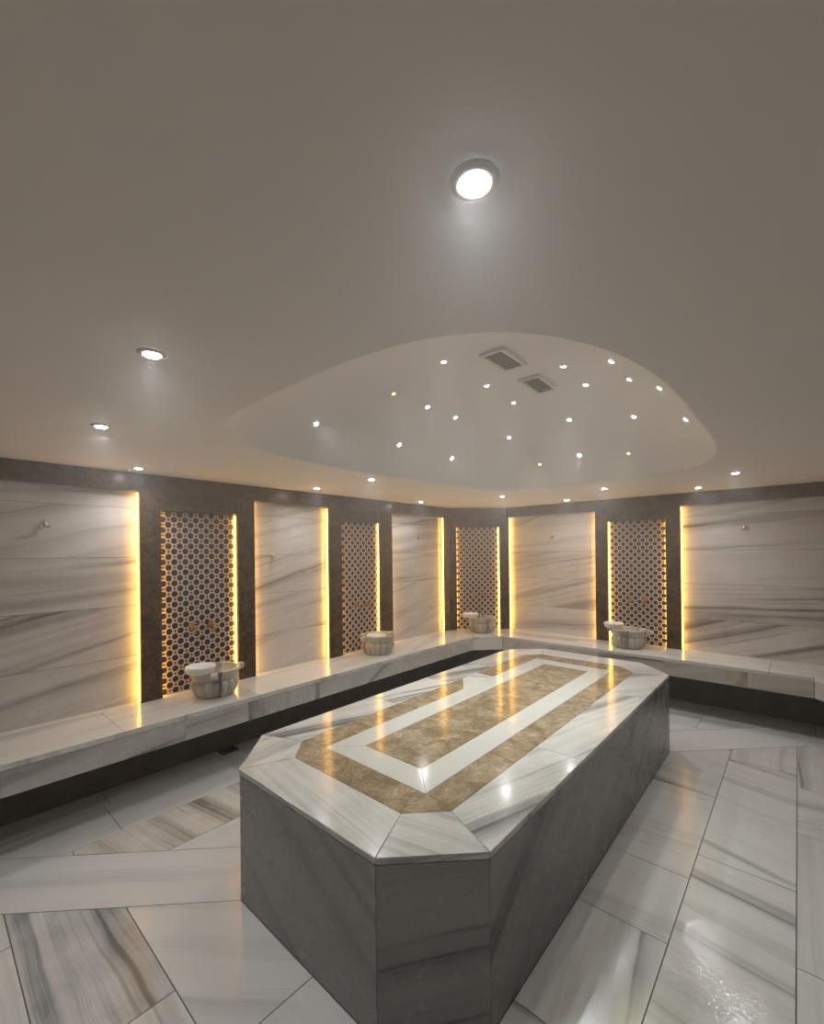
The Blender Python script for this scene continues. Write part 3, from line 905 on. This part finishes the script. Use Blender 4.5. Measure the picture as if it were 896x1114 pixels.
SG = 'small star lights in the dome'
W_, Y_ = 'star', 'star_yellow'
stars = [((-2.204, 1.624), W_, 1.6, 'bright star light at the left end of the dome'),
         ((-1.929, 2.026), Y_, 1, 'yellowish star light left of the dome centre, uppermost of its slanting row'),
         ((-2.233, 2.399), W_, 1, 'small star light low on the left side of the dome'),
         ((-1.936, 2.377), W_, 1, 'star light between the yellowish one and the one next right'),
         ((-1.502, 1.994), W_, 1.3, 'star light left of the larger vent'),
         ((-1.934, 2.704), W_, 1, 'star light left of centre, third of its slanting row'),
         ((-2.219, 3.041), W_, .7, 'faint star light lowest left of the dome centre'),
         ((-1.525, 2.487), W_, 1, 'star light just below the larger vent'),
         ((-1.538, 2.877), W_, 1, 'star light below left of the smaller vent'),
         ((-1.825, 3.326), W_, .7, 'small star light in the lower middle of the dome'),
         ((-1.729, 3.706), Y_, 1.2, 'yellow star light lowest in the middle of the dome'),
         ((-1.016, 2.503), W_, 1, 'star light above right of the smaller vent'),
         ((-1.014, 2.857), W_, .7, 'star light right of the smaller vent'),
         ((-1.299, 3.303), W_, 1.6, 'brightest star light, right of the dome centre'),
         ((-1.369, 3.689), W_, 1.2, 'bluish star light between the two yellow low ones'),
         ((-0.706, 2.359), W_, .7, 'star light nearest the upper right rim of the dome'),
         ((-0.707, 2.682), W_, .7, 'star light below the uppermost right one'),
         ((-0.515, 2.485), W_, .5, 'dim tilted star light close to the right rim'),
         ((-0.857, 3.350), W_, .8, 'star light right of the brightest one, with a dark ring'),
         ((-0.490, 3.022), W_, .5, 'rightmost dim star light near the dome tip'),
         ((-0.995, 3.723), Y_, 1.4, 'bright yellow star light lowest on the right of the dome')]
def dome_normal(x, y):
    e = .004
    gx = (dome_z(x + e, y) - dome_z(x - e, y)) / (2 * e); gy = (dome_z(x, y + e) - dome_z(x, y - e)) / (2 * e)
    return Vector((-gx, -gy, 1)).normalized()      # upward normal (local +Z of the fitting)
for (x, y), mt, pw, lab in stars:
    o = make_lamp(.0135, .0215, M[mt], .6); o.name = 'star_light'
    n = dome_normal(x, y)
    o.rotation_mode = 'QUATERNION'; o.rotation_quaternion = Vector((0, 0, 1)).rotation_difference(n)
    o.location = Vector((x, y, dome_z(x, y))) - n * .0006
    tag(o, lab, 'light', SG)
    spot(o, STAR_W * pw, 78, 1, (.90, .96, 1) if mt == W_ else (1, .95, .55), -.018)

# ------------------------------------------------------------------ VENTS in the vault
def vent(x, y, label, sx=.148, sy=.285):
    r = thing('air_vent', label, 'vent', group='air vents in the dome')
    n = dome_normal(x, y)
    r.rotation_mode = 'QUATERNION'; r.rotation_quaternion = Vector((0, 0, 1)).rotation_difference(n)
    r.location = Vector((x, y, dome_z(x, y))) - n * .003
    hx, hy, w = sx / 2, sy / 2, .021
    bm = new_bm()
    for a, b, c, d in ((-hx, hx, -hy, -hy + w), (-hx, hx, hy - w, hy), (-hx, -hx + w, -hy + w, hy - w), (hx - w, hx, -hy + w, hy - w)): box(bm, a, b, c, d, -.016, .004)
    obj('vent_frame', bm, M['vent'], r)
    bm = new_bm(); box(bm, -hx + w, hx - w, -hy + w, hy - w, -.003, -.001); obj('duct_opening', bm, M['void'], r)
    for k in range(6):
        bm = new_bm(); X = -hx + w + (sx - 2 * w) * (k + .5) / 6
        box(bm, X - .0036, X + .0036, -hy + w, hy - w, -.001, .001)
        bmesh.ops.rotate(bm, verts=bm.verts[:], cent=(X, 0, 0), matrix=Matrix.Rotation(.25, 3, 'Y'))
        bmesh.ops.translate(bm, verts=bm.verts[:], vec=(0, 0, -.0085))
        obj('vent_slat', bm, M['slat'], r)
vent(-1.233, 2.199, 'larger looking slatted air vent at the top of the dome')
vent(-1.251, 2.675, 'second slatted air vent, lower right of the first')

# ------------------------------------------------------------------ DRAIN
r = thing('floor_drain', 'dark drain grate on the floor by the left wall skirting', 'drain', (-3.49, 1.672, .0005))
bm = new_bm(); box(bm, -.05, .05, -.07, .07, 0, .003); obj('drain_tray', bm, M['void'], r)
bm = new_bm()
for k in range(6): box(bm, -.046, .046, -.062 + k * .0225, -.050 + k * .0225, .003, .0055)
obj('grate', bm, M['drain'], r)

# ------------------------------------------------------------------ AIR
w = bpy.data.worlds.new('hamam air'); SC.world = w; w.use_nodes = True
nt = w.node_tree; nt.nodes.clear()
wo = nt.nodes.new('ShaderNodeOutputWorld'); bg = nt.nodes.new('ShaderNodeBackground')
bg.inputs[0].default_value = (0, 0, 0, 1); bg.inputs[1].default_value = 0
nt.links.new(bg.outputs[0], wo.inputs[0])
vs = nt.nodes.new('ShaderNodeVolumeScatter'); vs.inputs['Anisotropy'].default_value = .25
vs.inputs['Color'].default_value = (.95, .96, .97, 1)
# steam gathers under the ceiling
ge = nt.nodes.new('ShaderNodeNewGeometry'); sx = nt.nodes.new('ShaderNodeSeparateXYZ'); mr = nt.nodes.new('ShaderNodeMapRange')
mr.interpolation_type = 'SMOOTHSTEP'; mr.clamp = True
mr.inputs[1].default_value = 1.0; mr.inputs[2].default_value = 2.3; mr.inputs[3].default_value = .006; mr.inputs[4].default_value = .058
nt.links.new(ge.outputs['Position'], sx.inputs[0]); nt.links.new(sx.outputs[2], mr.inputs[0]); nt.links.new(mr.outputs[0], vs.inputs['Density'])
nt.links.new(vs.outputs[0], wo.inputs['Volume'])

# ------------------------------------------------------------------ CAMERA
cam = bpy.data.cameras.new('camera'); co = bpy.data.objects.new('camera', cam); C.objects.link(co)
FPX, Y0, YAW, TILT, ROLL = 475.99, 599.53, .7228, .0019, -.0109
cam.sensor_fit = 'HORIZONTAL'; cam.sensor_width = 36; cam.lens = FPX / 896 * 36
cam.shift_y = (Y0 - 557) / 896
cam.clip_start = .01
F = Vector((-math.sin(YAW), math.cos(YAW), 0)); Rr = Vector((math.cos(YAW), math.sin(YAW), 0)); U = Vector((0, 0, 1))
F2 = F * math.cos(TILT) + U * math.sin(TILT); U2 = U * math.cos(TILT) - F * math.sin(TILT)
R3 = Rr * math.cos(ROLL) + U2 * math.sin(ROLL); U3 = U2 * math.cos(ROLL) - Rr * math.sin(ROLL)
mw = Matrix((R3, U3, -F2)).transposed().to_4x4(); mw.translation = (0, 0, 1.6)
co.matrix_world = mw
SC.camera = co

# ------------------------------------------------------------------ VIEW
SC.view_settings.view_transform = 'Standard'; SC.view_settings.look = 'None'
SC.view_settings.gamma = 1; SC.view_settings.use_curve_mapping = False
SC.view_settings.exposure = -0.14
cy = SC.cycles
cy.use_denoising = True
cy.max_bounces = 8; cy.diffuse_bounces = 5; cy.glossy_bounces = 4; cy.volume_bounces = 1
cy.sample_clamp_indirect = 6
